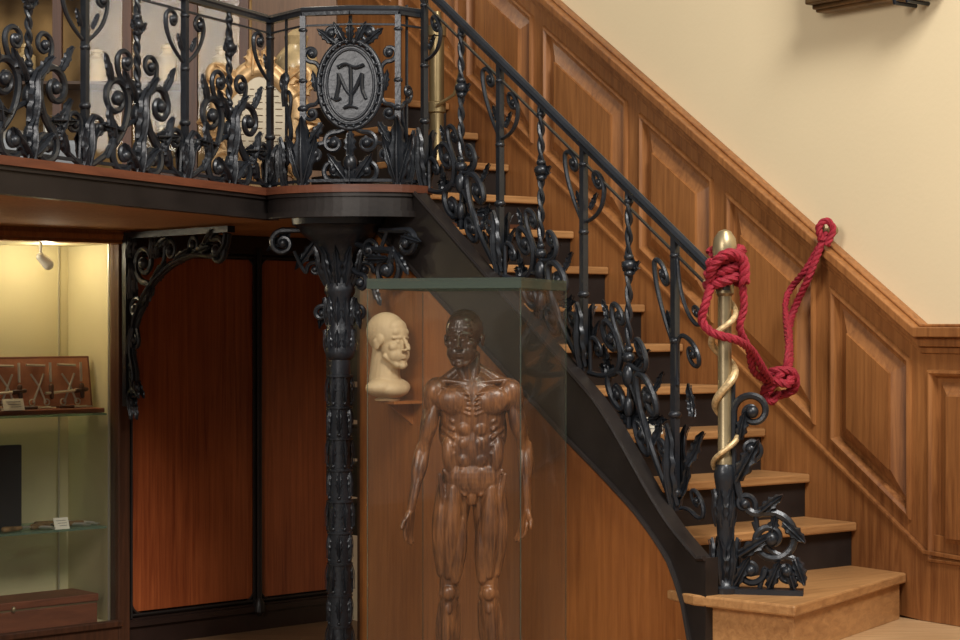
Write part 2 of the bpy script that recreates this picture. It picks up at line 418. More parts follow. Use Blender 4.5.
def unit(mb,f,H,w,C,k=1.0):
    """twisted spindle rising from a symmetrical lyre of scrolls of height C"""
    y0=.60*C
    for ph in (0,pi):
        pts=[]
        for i in range(60):
            u=i/59; y=y0+(H-y0)*u; a=ph+u*2*pi*4.5
            pts.append(f(.008*math.cos(a),y,.008*math.sin(a)))
        mb.tube(pts,.008,6)
    yk=C+ (H-C)*.45
    for dyk,r in ((.030,.019),(.0,.028),(-.030,.019)): mb.ell(f(0,yk+dyk),(r,r,r*.8),u=10,v=7)
    mb.ell(f(0,H-.03),(.018,.018,.014),u=10,v=7)
    for dyk,r in ((.0,.026),(.03,.018)): mb.ell(f(0,C*.68+dyk),(r,r,r*.85),u=10,v=7)
    for sg in (-1,1):
        inner=pi if sg>0 else 0; outer=0 if sg>0 else pi
        lf(mb,f,0,yk-.04,sg*.7,.07,.022,.004); lf(mb,f,0,yk+.03,sg*2.4,.06,.020,.004)
        spiral(mb,f,(sg*.105*k,C*.60),.062*k,1.5,inner,-sg,.013,tail=(sg*(w-.02),C*.02))
        spiral(mb,f,(sg*.068*k,C*.14),.050*k,1.45,outer,-sg,.012,tail=(0,C*.46))
        spiral(mb,f,(sg*.060*k,C*.92),.036*k,1.4,outer,sg,.0095,tail=(0,C*.62))
        spiral(mb,f,(sg*(w-.065),C*.34),.036*k,1.35,outer,sg,.009,tail=(sg*(w-.03),C*.02))
        for (x,y,an,L,W) in ((w*.50,.22,.35,.11,.028),(w*.36,.34,1.5,.10,.026),(.02,.62,.75,.10,.026),(0,.02,.85,.11,.030),(w*.66,.10,-.5,.08,.022),(.13*k,.74,.5,.08,.022)):
            lf(mb,f,sg*x,C*y,sg*an,L*k,W*k,.011)
        spiral(mb,f,(sg*(w*.72),H*.88),.040,1.35,inner,-sg,.0085,tail=(sg*(w*.97),H*.66))
        lf(mb,f,sg*(w*.92),H*.72,-sg*.5,.07,.020,.006)
    mb.ell(f(0,C*.50),(.026,.026,.045),u=10,v=8); mb.ell(f(0,C*.20),(.020,.020,.04),u=10,v=8)
    lf(mb,f,0,0,0,.11*k,.034*k,.018); lf(mb,f,0,C*.28,0,.14*k,.036*k,.024)
    mb.tube([f(0,0),f(0,C*.65)],.009,6)
sr=empty('stair_railing')
def hr(t): return 1.262+.705*t
m=MB()
posts=[.205,.715,1.24,1.77]
for i,t in enumerate(posts):
    f=mkmap(Rl(t),(dx,dy),lambda a,t=t:hs(t+a)); post(m,f,0,hr(t)-hs(t),.25 if i else .30)
for t,w in ((.455,.25),(.975,.26),(1.505,.26)):
    f=mkmap(Rl(t),(dx,dy),lambda a,t=t:hs(t+a)); unit(m,f,hr(t)-hs(t),w,.38,1.0)
f=mkmap(Rl(.1),(dx,dy),lambda a:hs(max(.02,.1+a)))
spiral(m,f,(.02,.62),.045,1.3,pi/2,1,.008,tail=(.09,.45)); spiral(m,f,(-.0,.78),.035,1.2,-pi/2,-1,.007,tail=(.09,.92))
spiral(m,f,(.0,.12),.05,1.3,-pi/2,-1,.008,tail=(.08,.02)); lf(m,f,.05,.2,-.5,.14,.035)
lf(m,f,.02,.40,.3,.12,.03)
m.obj('balusters',IRON,sr,auto=50)
m=MB()
hp=[V(Rl(t).x,Rl(t).y,hr(t)) for t in [ -.06,0,.1,.5,1,1.5,1.8,2.0,2.6]]
def bar(mb,pts,w,h):
    for A,B in zip(pts[:-1],pts[1:]):
        d=(B-A); s=Vector((d.y,-d.x,0)).normalized()*w
        mb.hex([A-s,B-s,B+s,A+s,A-s+V(0,0,h),B-s+V(0,0,h),B+s+V(0,0,h),A+s+V(0,0,h)])
bar(m,hp,.014,.014)
m.tube([p+V(0,0,.022) for p in spline(hp,4)],.017,8)
bar(m,[V(Rl(t).x,Rl(t).y,hr(t)-.055) for t in (.02,.5,1,1.5,1.8)],.006,.008)
m.obj('handrail',IRON,sr)

br=empty('balcony_railing')
HR=2.40; HB=HR-BF
m=MB()
def Bm(s): return mkmap(Bp(s),(bd.x,bd.y),lambda a:BF)
for s in (-.82,-.17,.482,1.136,1.788): post(m,Bm(s),0,HB,.20)
for s in (-.5,.155,.81,1.462): unit(m,Bm(s),HB,.32,.46,1.35)
pA=Vector((-.745,8.0));pB=Vector((-.343,7.96)); pC=Rl(1.84)
fA=mkmap(pA,pB-pA,lambda a:BF); LB=(pB-pA).length
post(m,fA,0,HB,.30,1.2); post(m,fA,LB,HB,.30,1.2)
f=mkmap((pe+pA)/2,pA-pe,lambda a:BF)
spiral(m,f,(0,.14),.055,1.4,pi/2,1,.010,tail=(.0,.36)); lf(m,f,0,.0,0,.22,.035); spiral(m,f,(0,.46),.045,1.3,-pi/2,-1,.008,tail=(0,.25)); m.tube([f(0,0),f(0,HB)],.007,6); lf(m,f,0,.35,.2,.14,.025)
f=mkmap((pB+pC)/2,pC-pB,lambda a:BF)
m.tube([f(0,0),f(0,HB+.05)],.007,6); lf(m,f,0,.0,0,.24,.035); spiral(m,f,(0,.40),.04,1.3,-pi/2,1,.008,tail=(0,.2))
m.obj('balusters',IRON,br,auto=50)
m=MB()
g=mkmap((pA+pB)/2,pB-pA,lambda a:BF)
cy=.43
for rx,ry,r in ((.135,.185,.012),(.118,.166,.006),(.100,.148,.006)):
    m.tube([g(rx*math.cos(a),cy+ry*math.sin(a),.004) for a in [2*pi*i/48 for i in range(49)]],r,8)
n=26
for i in range(n):
    a=2*pi*i/n; m.ell(g(.126*math.cos(a),cy+.176*math.sin(a),.014),(.009,)*3,u=8,v=6)
ms=[g(.12*math.cos(2*pi*i/40),cy+.17*math.sin(2*pi*i/40),-.006) for i in range(40)]
m.prism(ms,g.o*.008)
def stroke(pts,r=.008): m.tube(spline([g(x,cy+y,.012) for x,y in pts],6),r,6)
stroke([(-.055,.07),(-.02,.085),(.02,.07),(.058,.082)]); stroke([(0,.08),(.002,0),(0,-.08),(-.022,-.095)])
stroke([(-.062,-.06),(-.05,-.0),(-.05,.045)]); stroke([(-.05,.045),(-.02,-.02),(0,-.045)]); stroke([(.05,.045),(.02,-.02),(0,-.045)]); stroke([(.05,.045),(.05,-.02),(.066,-.062)])
stroke([(-.08,-.055),(-.062,-.066),(-.04,-.058)],.006); stroke([(-.03,-.10),(0,-.092),(.03,-.10)],.006)
for sg in (-1,1):
    spiral(m,g,(sg*.165,cy+.13),.034,1.4,-pi/2,sg,.009,tail=(sg*.13,cy+.0))
    spiral(m,g,(sg*.165,cy-.12),.036,1.4,pi/2,-sg,.009,tail=(sg*.135,cy+.02))
    spiral(m,g,(sg*.07,cy-.245),.045,1.4,pi/2,-sg,.010,tail=(sg*.01,cy-.18))
    spiral(m,g,(sg*.15,cy-.29),.04,1.4,pi/2,-sg,.010,tail=(sg*.06,cy-.22))
    spiral(m,g,(sg*.07,cy-.36),.05,1.4,-pi/2,sg,.010,tail=(sg*.0,cy-.42))
    spiral(m,g,(sg*.08,cy+.215),.036,1.4,-pi/2,-sg,.010,tail=(sg*.0,cy+.18))
    lf(m,g,sg*.06,cy+.17,sg*.9,.10,.028,.01); lf(m,g,sg*.12,cy-.16,sg*2.6,.11,.03,.01); lf(m,g,sg*.02,cy-.40,sg*.6,.13,.034,.012)
    lf(m,g,sg*.145,cy-.03,sg*.15,.09,.02,.01)
for aa in (-.5,0,.5): lf(m,g,aa*.05,cy+.18,aa,.09,.026,.018)
lf(m,g,0,cy-.20,pi,.12,.035,.02); m.ell(g(0,cy-.33,.01),(.03,.03,.04)); lf(m,g,0,cy-.43,0,.12,.036,.015)
m.tube([g(0,0),g(0,cy-.18)],.009,6); m.tube([g(0,cy+.17),g(0,HB)],.009,6)
m.obj('monogram_medallion',IRON,br,auto=50)
m=MB()
redge=[Bp(-2.2)]+[Bp(x*.25) for x in range(-8,8)]+[pe]+[pA]+[(pA+pB)/2+Vector((0,-.03))]+[pB]+[Rl(1.80)]
bar(m,[V(p.x,p.y,HR) for p in redge],.014,.014); m.tube([V(p.x,p.y,HR+.022) for p in redge],.017,8)
bar(m,[V(p.x,p.y,BF+.02) for p in redge],.008,.012)
bar(m,[V(p.x,p.y,HR-.045) for p in redge],.005,.008)
m.obj('handrail',IRON,br)

# ---------------------------------------------------------------- newel
nw=empty('newel_post'); NX,NY=.85,6.60
m=MB()
m.lathe([(.028,.60),(.028,.64),(.024,.65),(.024,1.20),(.032,1.21),(.032,1.235),(.026,1.25),(.030,1.30),(.040,1.33),(.043,1.365),(.038,1.40),(.022,1.425),(.004,1.432)],(NX,NY,0),24)
m.obj('brass_pole',BRASS,nw)
m=MB(); pts=[];rs=[]
for i in range(120):
    u=i/119; z=.60+.64*u; a=u*2*pi*3.0+2.6; r=.038+.008*math.sin(u*11); pts.append(V(NX+r*math.cos(a),NY+r*math.sin(a),z)); rs.append(.015*(1-.45*abs(2*u-1)))
m.tube(pts,rs,10); m.ell(pts[-1]+V(-.02,-.01,.01),(.030,.018,.015)); m.obj('serpent',plain('serpent_gold',(.58,.42,.22),.42,metal=.3,var=.4,vscale=70),nw)
m=MB()
m.lathe([(.05,.17),(.052,.19),(.036,.20),(.03,.23),(.04,.26),(.03,.29),(.024,.33),(.03,.42),(.036,.47),(.028,.52),(.034,.55),(.038,.58),(.032,.61),(.026,.62)],(NX,NY,0),20)
for k in range(6):
    a=k*pi/3; up=V(0,0,1); ou=V(math.cos(a),math.sin(a),0); sd=V(-math.sin(a),math.cos(a),0)
    m.leaf(V(NX,NY,.20)+ou*.03,up,sd,ou,.16,.03); m.leaf(V(NX,NY,.40)+ou*.024,up,sd,ou,.13,.024)
fb=mkmap((NX,NY),(.97,-.2),lambda a:0)
m.box(lambda x,o,y:fb(x,y,o),-.06,.27,-.035,.035,.17,.188)
spiral(m,fb,(.095,.80),.065,1.5,pi,-1,.012,tail=(.03,.55)); spiral(m,fb,(.16,.36),.095,1.6,pi*.6,-1,.014,tail=(.035,.62))
spiral(m,fb,(.215,.25),.05,1.4,pi/2,-1,.011,tail=(.10,.42)); spiral(m,fb,(.09,.25),.05,1.4,0,-1,.011,tail=(.12,.19))
spiral(m,fb,(.07,.48),.035,1.3,0,1,.009,tail=(.12,.36)); spiral(m,fb,(.09,.67),.04,1.3,-pi/2,1,.010,tail=(.03,.58))
for a,y,an,L,W in ((.04,.56,.5,.16,.04),(.05,.30,1.0,.14,.035),(.12,.45,.9,.10,.03),(.20,.42,2.3,.10,.03),(.24,.30,2.8,.10,.03),(.15,.19,.4,.10,.03),(.05,.70,.2,.10,.028),(.16,.37,.2,.07,.025),(.03,.19,.5,.12,.03),(.24,.19,-.3,.09,.028)):
    lf(m,fb,a,y,an,L,W,.012)
    lf(m,fb,a,y,an,L,W,-.012)
m.tube([fb(.025,.19),fb(.03,.9)],.008,6)
m.obj('iron_scroll_foot',IRON,nw,auto=50)

# ---------------------------------------------------------------- rope
rp=empty('red_rope')
def rope(mb,pts,R=.016,pitch=.075):
    path=spline(pts,14); L=0
    T=[(path[min(i+1,len(path)-1)]-path[max(i-1,0)]).normalized() for i in range(len(path))]
    nn=T[0].orthogonal().normalized(); frames=[]
    for i,p in enumerate(path):
        if i: L+=(p-path[i-1]).length
        nn=(nn-T[i]*nn.dot(T[i])).normalized(); frames.append((p,nn.copy(),T[i].cross(nn),L))
    for k in range(3):
        mb.tube([p+(a*math.cos(2*pi*(l/pitch+k/3))+b*math.sin(2*pi*(l/pitch+k/3)))*R*.5 for p,a,b,l in frames],R*.62,6)
m=MB()
pts=[]
for i in range(34):
    u=i/33; a=u*2*pi*3.4; pts.append(V(NX+(.054+.006*math.sin(a*.7))*math.cos(a),NY+.056*math.sin(a),1.235+.125*u+.016*math.sin(a+1)))
rope(m,pts,.018)
rope(m,[V(NX-.055,NY-.03,1.245),V(NX-.05,NY-.07,1.30),V(NX+.0,NY-.088,1.345),V(NX+.055,NY-.065,1.32),V(NX+.06,NY-.06,1.245)],.018)
rope(m,[V(NX-.05,NY-.04,1.24),V(NX-.075,NY-.06,1.17),V(NX-.085,NY-.05,1.12),V(NX-.065,NY-.06,1.085),V(NX-.03,NY-.075,1.065),V(NX+.04,NY-.06,1.045),V(NX+.10,NY+.02,1.005),V(NX+.15,NY+.1,.94),V(1.05,6.8,.885)],.0145)
K=V(1.070,6.83,.890)
rope(m,[V(NX+.055,NY-.045,1.245),V(NX+.062,NY-.03,1.16),V(NX+.05,NY-.02,1.09),V(NX+.085,NY+.02,1.02),V(NX+.12,NY+.1,.93),K],.013)
hook=Wp(.335,.09,1.46)
rope(m,[K,K+V(.055,.08,.07),Wp(.445,.17,1.12),Wp(.37,.14,1.30),hook],.0145)
rope(m,[K+V(.02,0,.01),K+V(.045,.04,.12),Wp(.47,.17,1.20),Wp(.40,.13,1.32),hook+V(-.01,0,-.03)],.013)
rope(m,[K+V(-.05,0,.01),K+V(-.02,-.04,.045),K+V(.05,-.03,.04),K+V(.06,.01,-.02),K+V(0,.03,-.045),K+V(-.05,-.01,-.035),K+V(-.03,-.05,.01),K+V(.03,-.055,0),K+V(.045,-.01,.04)],.015)
rope(m,[K+V(-.04,-.03,-.03),K+V(0,-.05,.03),K+V(.03,.03,.05),K+V(.0,.05,-.0)],.015)
rope(m,[K+V(-.03,-.02,-.02),K+V(-.045,-.02,-.05),K+V(-.02,-.02,-.065),K+V(.0,-.01,-.03)],.012)
rope(m,[hook+V(-.02,-.01,-.03),hook+V(-.03,-.02,.02),hook+V(.0,-.02,.045),hook+V(.025,-.02,.01),hook+V(.0,-.02,-.05)],.013)
m.obj('rope_strands',ROPE,rp)
m=MB(); m.tube([Wp(.335,.04,1.47),Wp(.335,.10,1.47),Wp(.335,.11,1.50)],.008,8); m.ell(Wp(.335,.05,1.47),(.022,.022,.022)); m.obj('wall_hook',BRASS,rp)

# ---------------------------------------------------------------- column
co=empty('cast_iron_column'); CX,CY=-.605,8.20
m=MB()
m.lathe([(.10,FL),(.10,FL+.06),(.085,FL+.08),(.085,FL+.16),(.06,FL+.2),(.052,FL+.24),(.050,.30),(.046,.95),(.058,.96),(.066,.985),(.056,1.01),(.062,1.05),(.060,1.08),(.055,1.10),(.056,1.22),(.066,1.24),(.066,1.26),(.060,1.28),(.068,1.34),(.082,1.40),(.11,1.45),(.15,1.48),(.17,1.50),(.18,1.52),(.205,1.53),(.21,BS-.001)],(CX,CY,0),28)
for i in range(10):
    a=i*pi/5+.2; ou=V(math.cos(a),math.sin(a),0); sd=V(-math.sin(a),math.cos(a),0)
    m.leaf(V(CX,CY,1.27)+ou*.058,(V(0,0,1)+ou*.22).normalized(),sd,ou,.17,.030); m.leaf(V(CX,CY,.98)+ou*.055,V(0,0,1),sd,ou,.10,.020)
    m.leaf(V(CX,CY,1.10)+ou*.053,V(0,0,1),sd,ou,.12,.020)
for row in range(9):   # relief castings on the shaft: rings with staggered leaves and bosses
    z=.88-.135*row
    m.lathe([(.048,z-.006),(.056,z-.004),(.056,z+.004),(.048,z+.006)],(CX,CY,0),20)
    for i in range(6):
        a=i*pi/3+(row%2)*pi/6; ou=V(math.cos(a),math.sin(a),0); sd=V(-math.sin(a),math.cos(a),0)
        m.leaf(V(CX,CY,z-.005)+ou*.047,-V(0,0,1),sd,ou,.105,.019,.3)
        m.ell(V(CX,CY,z-.118)+ou*.049,(.009,.009,.009),u=8,v=6)
m.obj('shaft_and_capital',IRON,co,auto=50)
m=MB()
for sg in (-1,1):
    fc=mkmap((CX,CY),(sg*1,-.12 if sg>0 else .1),lambda a:0)
    spiral(m,fc,(.25,1.455),.055,1.5,pi/2,-1,.012,tail=(.10,1.51)); spiral(m,fc,(.11,1.34),.035,1.3,0,1,.009,tail=(.2,1.42))
    spiral(m,fc,(.08,1.15),.032,1.3,pi/2,-1,.009,tail=(.05,1.3)); lf(m,fc,.22,1.50,2.2,.13,.028); lf(m,fc,.11,1.46,2.5,.15,.03); lf(m,fc,.06,1.22,2.9,.14,.028)
fc=mkmap((CX,CY),(.72,-.69),lambda a:0)
spiral(m,fc,(.30,1.33),.085,1.7,pi/2,-1,.014,tail=(.07,1.46)); spiral(m,fc,(.42,1.44),.055,1.5,pi/2,-1,.012,tail=(.25,1.50)); spiral(m,fc,(.19,1.42),.045,1.4,0,1,.010,tail=(.30,1.50))
spiral(m,fc,(.14,1.28),.035,1.4,pi/2,-1,.010,tail=(.06,1.36))
lf(m,fc,.18,1.38,1.6,.15,.03); lf(m,fc,.36,1.40,2.4,.12,.028); lf(m,fc,.22,1.27,2.6,.10,.028); lf(m,fc,.32,1.34,.3,.09,.026); lf(m,fc,.40,1.47,1.8,.12,.026)
m.obj('capital_scrolls',IRON,co,auto=50)

# ---------------------------------------------------------------- cabinet wall under balcony
ex,ey=math.cos(math.radians(42)),math.sin(math.radians(42))
V0=(-2.266,8.97)
def Vc(s,dp,h): return V(V0[0]+ex*s-ey*dp, V0[1]+ey*s+ex*dp, h)
cw=empty('wall_left_cabinetry')
def vb(mb,s0,s1,d0,d1,h0,h1): mb.box(lambda a,b,c:Vc(a,b,c),s0,s1,d0,d1,h0,h1)
m=MB()
vb(m,.625,.69,-.03,.05,FL,1.5)
vb(m,-1.6,.625,-.03,.05,FL,-.37)
vb(m,-1.6,.64,-.05,.0,-.385,-.355)
m.obj('vitrine_frame',WALNUT,cw,smooth=False,bevel=.004)
m=MB(); vb(m,-1.6,.69,-.04,.06,1.50,BS-.002); vb(m,-1.6,.69,-.055,-.04,1.52,1.545); vb(m,-1.6,.69,-.05,-.04,1.50,1.508); m.obj('header',OAKU,cw,smooth=False)
m=MB()
vb(m,-1.6,.66,.46,.50,FL,BS-.003); vb(m,.6252,.66,.052,.46,FL,1.50); vb(m,-1.6,.625,.05,.46,-.40,-.37); vb(m,-1.6,.625,.062,.46,1.50,1.53)
m.obj('vitrine_lining',CREAM,cw,smooth=False)
m=MB(); vb(m,-1.6,.625,.0,.006,-.37,1.50); m.obj('vitrine_glass',GLASS,cw,smooth=False)
m=MB(); vb(m,-1.6,.60,.04,.43,.655,.665); vb(m,-1.6,.60,.04,.43,.095,.105); m.obj('glass_shelves',glass('shelf_glass',(.75,.9,.82),.1,.25,(.3,.45,.38)),cw,smooth=False)
m=MB()
for s in (.56,.10,-.3): m.tube([Vc(s,.44,-.37),Vc(s,.44,1.5)],.005,6); 
m.tube([Vc(.605,.03,-.37),Vc(.605,.03,1.5)],.005,6)
m.obj('shelf_standards',STEEL,cw)
m=MB(); vb(m,.72,1.455,.012,.03,-.33,1.44); vb(m,1.50,2.3,.012,.03,-.33,1.44); m.obj('mahogany_panels',MAHO,cw,smooth=False)
m=MB(); vb(m,.69,2.6,.0,.012+.04,FL,-.36); vb(m,.69,2.6,.03,.08,FL,BS-.002); vb(m,.69,2.6,-.01,.03,1.47,BS-.002); vb(m,.69,2.6,-.02,.0,-.40,-.37); m.obj('panel_surround',plain('dark_stained_wood',(.026,.012,.009),.45,var=.3),cw,smooth=False)
m=MB()
for s in (.715,1.46,1.495,2.3): m.tube([Vc(s,.0,-.36),Vc(s,.0,1.47)],.009,6)
m.tube([Vc(1.478,-.02,-.42),Vc(1.478,-.02,1.50)],.014,8)
for h in (-.345,1.455):
    m.tube([Vc(.715,0,h),Vc(1.46,0,h)],.008,6); m.tube([Vc(1.495,0,h),Vc(2.3,0,h)],.008,6)
for s0,s1 in ((.715,1.46),(1.495,2.3)):
    for sg,sx in ((1,s0),(-1,s1)):
        for hz,sh in ((-1,-.345),(1,1.455)):
            m.tube([Vc(sx+sg*.07*(1-math.cos(a)),.0,sh-hz*.07*(1-math.sin(a))) for a in [pi/2*k/8 for k in range(9)]],.007,6)
m.lathe([(.014,-.42),(.03,-.40),(.03,-.36),(.014,-.33)],(Vc(1.478,-.02,0).x,Vc(1.478,-.02,0).y,0),10)
m.obj('panel_edging',IRONM,cw)

# wall bracket
wb=empty('scroll_bracket')
bo=Vc(.66,-.05,0)
f=mkmap((bo.x,bo.y),(ey,-ex),lambda a:-.02)
m=MB()
m.box(lambda x,o,y:f(x,y,o),0,.90,-.02,.02,1.545,1.575); m.box(lambda x,o,y:f(x,y,o),-.005,.03,-.025,.025,.72,1.56)
arc=spline([f(.03,.76),f(.09,.86),f(.06,1.0),f(.10,1.16),f(.22,1.30),f(.40,1.40),f(.60,1.45),f(.78,1.44),f(.86,1.48),f(.88,1.54)],8)
m.tube(arc,.015,7); m.tube([p+f.o*.022 for p in arc],.009,6)
spiral(m,f,(.17,1.42),.095,1.7,-pi/2,-1,.014,tail=(.06,1.1)); spiral(m,f,(.40,1.475),.055,1.5,pi,-1,.010,tail=(.22,1.34)); spiral(m,f,(.60,1.495),.042,1.5,pi,-1,.010,tail=(.42,1.41))
spiral(m,f,(.80,1.46),.062,1.5,pi/2,-1,.014,tail=(.6,1.46)); spiral(m,f,(.09,1.20),.05,1.4,pi/2,1,.011,tail=(.04,1.02)); spiral(m,f,(.075,1.05),.04,1.4,-pi/2,-1,.010,tail=(.04,1.2)); spiral(m,f,(.07,.80),.045,1.4,pi/2,-1,.011,tail=(.04,.98)); spiral(m,f,(.06,.92),.03,1.3,-pi/2,1,.009,tail=(.04,.8))
for a,y,an,L,W in ((.05,1.25,.2,.18,.035),(.12,1.20,.9,.16,.032),(.26,1.34,1.0,.16,.032),(.44,1.42,1.2,.16,.032),(.62,1.46,1.4,.14,.03),(.04,.98,.3,.15,.03),(.06,.86,2.4,.13,.03),(.04,.78,2.8,.13,.03),(.24,1.44,.2,.10,.03),(.70,1.50,.9,.1,.03),(.3,1.5,1.2,.1,.03),(.03,1.45,.3,.1,.03)):
    lf(m,f,a,y,an,L,W,.015); lf(m,f,a,y,an,L,W,-.015)
m.obj('bracket_ironwork',IRON,wb,auto=50)

# vitrine contents ---------------------------------------------------
ic=empty('surgical_instrument_case')
def Vb(mb,s0,s1,d0,d1,h0,h1): vb(mb,s0,s1,d0,d1,h0,h1)
m=MB(); Vb(m,-.55,.595,.05,.20,.667,.69)
def lid(s,h,o=0): return Vc(s,.17+.04*(h-.69)/.25-o,h)
m.prism([lid(-.55,.69),lid(.60,.69),lid(.60,.945),lid(-.55,.945)],(-ey*.03,ex*.03,0)); m.obj('case_and_lid',REDBOX,ic,smooth=False,bevel=.004)
m=MB(); m.prism([lid(-.53,.70,.006),lid(.585,.70,.006),lid(.585,.935,.006),lid(-.53,.935,.006)],(-ey*.004,ex*.004,0)); m.obj('fitted_lining',COPPER,ic,smooth=False)
m=MB(); mh=MB()
for i in range(6):
    s=.54-i*.17
    m.tube([lid(s,.915,.016),lid(s-.005,.82,.016)],.007,6); mh.caps(lid(s-.005,.80,.018),lid(s-.005,.745,.018),.013,.010)
    m.tube([lid(s-.04,.72,.016),lid(s-.07,.80,.016),lid(s-.11,.86,.016)],.0055,6); m.tube([lid(s-.11,.72,.016),lid(s-.07,.80,.018),lid(s-.04,.86,.016)],.0055,6)
    for q in (-.115,-.035): m.tube([lid(s+q+.015*math.cos(a),.722+.015*math.sin(a),.016) for a in [2*pi*k/12 for k in range(13)]],.0035,5)
    m.tube([lid(s-.03,.90,.016),lid(s-.13,.905,.016)],.007,6)
for i in range(3):
    s=.50-i*.34; m.tube([lid(s,.775,.02),lid(s-.17,.765,.02)],.008,6); mh.caps(lid(s,.775,.02),lid(s+.06,.78,.02),.012,.010)
for i in range(5):
    s=.54-i*.2; m.tube([Vc(s,.08,.698),Vc(s-.10,.09,.698)],.005,6); mh.caps(Vc(s-.10,.09,.70),Vc(s-.16,.10,.70),.009,.008)
    m.tube([Vc(s,.13,.70),Vc(s-.05,.11,.70),Vc(s-.14,.14,.70)],.004,6)
m.obj('instruments',STEEL,ic); mh.obj('handles',WALNUT,ic)
def card(name,c,w,h,d,lean=.02):
    mm=MB(); d=Vector(d).normalized(); s=V(d.y,-d.x,0)
    c=Vector(c); A=c-s*w/2; B=c+s*w/2
    mm.prism([A,B,B+V(0,0,h)-d*lean,A+V(0,0,h)-d*lean],-d*.003)
    e=empty(name); mm.obj('card',CARD,e,smooth=False)
    m3=MB()
    for k in range(3):
        z0=h*(.75-.22*k); 
        p=A+(B-A)*.15+V(0,0,z0)-d*(lean*z0/h-.0008); q=A+(B-A)*(.85-.1*k)+V(0,0,z0)-d*(lean*z0/h-.0008)
        m3.tube([p,q],.0010,4)
    m3.obj('text_lines',BLACK,e)
    m4=MB(); m4.prism([A,B,B-d*.03,A-d*.03],(0,0,.002)); m4.obj('foot',CARD,e,smooth=False)
    return e
fd=(ey,-ex,0)
card('label_card',Vc(.10,.045,.692),.11,.055,fd)
card('label_card',Vc(.36,.05,.106),.08,.055,fd)
m=MB(); Vb(m,-.5,.19,.14,.17,.107,.52); o=m.obj('black_display_board',BLACK,smooth=False,bevel=.004)
e=empty('surgical_tools')
m=MB(); mh=MB()
for i,(s,l) in enumerate(((.06,.26),(.22,.30),(.42,.16),(-.1,.25),(.30,.25))):
    d0=.075+.022*i if i<4 else .20
    m.tube(spline([Vc(s,d0,.116),Vc(s+l*.5,d0+.02,.124),Vc(s+l,d0+.01,.116)],5),.008,6); mh.caps(Vc(s,d0,.122),Vc(s+.09,d0+.005,.124),.015,.011)
    m.tube([Vc(s+l+.02*math.cos(a),d0+.02*math.sin(a),.114) for a in [2*pi*k/12 for k in range(13)]],.004,5)
m.obj('forceps_and_saws',STEEL,e); mh.obj('grips',plain('horn_grip',(.20,.12,.05),.4,var=.5,vscale=40),e)
wbx=empty('wooden_box'); m=MB(); Vb(m,-.5,.56,.06,.30,-.369,-.27); Vb(m,-.505,.565,.055,.305,-.262,-.225); m.obj('chest',REDBOX,wbx,smooth=False,bevel=.005)
m=MB(); Vb(m,-.50,.56,.062,.298,-.27,-.262); m.ell(Vc(.1,.055,-.26),(.012,.012,.016)); m.obj('seam_and_lock',BRASS,wbx)
sp=empty('spotlight'); m=MB(); c=Vc(.27,.10,1.43); m.caps(c,c+V(.03,.02,-.035),.022,.028); m.tube([c,c+V(0,0,.07)],.008,6); m.obj('lamp_head',plain('white_enamel',(.8,.8,.78),.4),sp)

# ---------------------------------------------------------------- objects on balcony
dc=empty('display_cabinet')
m=MB(); m2=MB(); m3=MB()
x0,x1=-3.6,-1.15; yb=9.60; yf=9.25
m.prism([(x0,yb-.04,BF),(x1,yb-.04,BF),(x1,yb-.04,3.4),(x0,yb-.04,3.4)],(0,.02,0))
m.prism([(x0,yf,BF),(x1,yf,BF),(x1,yb-.05,BF),(x0,yb-.05,BF)],(0,0,.14))
m.obj('lining',plain('cabinet_lining',(.26,.155,.058),.8,var=.45,vscale=3),dc,smooth=False)
for x in (-3.6,-3.0,-2.6,-2.38,-2.06,-1.72,-1.40,-1.15):
    m2.prism([(x-.022,yf,BF),(x+.022,yf,BF),(x+.022,yf,3.4),(x-.022,yf,3.4)],(0,.04,0))
m2.prism([(x0,yf-.005,BF),(x1+.02,yf-.005,BF),(x1+.02,yf-.005,BF+.16),(x0,yf-.005,BF+.16)],(0,.04,0))
m2.obj('mullions',WALNUT,dc,smooth=False)
m3.prism([(x0,yf+.02,BF+.16),(x1,yf+.02,BF+.16),(x1,yf+.02,3.4),(x0,yf+.02,3.4)],(0,.005,0)); m3.obj('panes',GLASSB,dc,smooth=False)
m=MB()
for z in (2.28,2.75): m.prism([(x0,yf+.05,z),(x1,yf+.05,z),(x1,yb-.05,z),(x0,yb-.05,z)],(0,0,.015))
m.obj('shelves',WALNUT,dc,smooth=False)
e=empty('glass_jars'); m=MB()
for x in (-2.9,-2.7,-2.25,-1.9,-1.55,-1.28):
    z=2.296; h=.16+.05*random.random(); m.lathe([(.045,z),(.05,z+.02),(.05,z+h*.7),(.025,z+h*.8),(.025,z+h*.9),(.032,z+h*.92),(.032,z+h),(.004,z+h+.01)],(x,yf+.16,0),16)
m.obj('jars',plain('jar_glaze',(.50,.36,.18),.25,var=.5,vscale=8),e)
e=empty('brass_microscope'); m=MB()
for x in (-2.20,-1.58):
    z=BF+.14; m.lathe([(.07,z),(.07,z+.015),(.02,z+.03),(.012,z+.10),(.022,z+.11),(.022,z+.26),(.03,z+.27),(.03,z+.31),(.012,z+.33)],(x,yf+.17,0),16); m.tube([(x,yf+.17,z+.08),(x+.07,yf+.17,z+.12),(x+.06,yf+.17,z+.2),(x,yf+.17,z+.22)],.01,7); m.prism([(x-.05,yf+.13,z+.075),(x+.05,yf+.13,z+.075),(x+.05,yf+.21,z+.075),(x-.05,yf+.21,z+.075)],(0,0,.01))
m.obj('stand_and_tube',BRASS,e)
e=empty('grey_instrument_cabinet'); m=MB(); 
m.prism([(-2.42,8.55,BF),(-1.80,8.75,BF),(-1.87,8.95,BF),(-2.49,8.75,BF)],(0,0,.27)); m.obj('housing',GREY,e,smooth=False,bevel=.02)
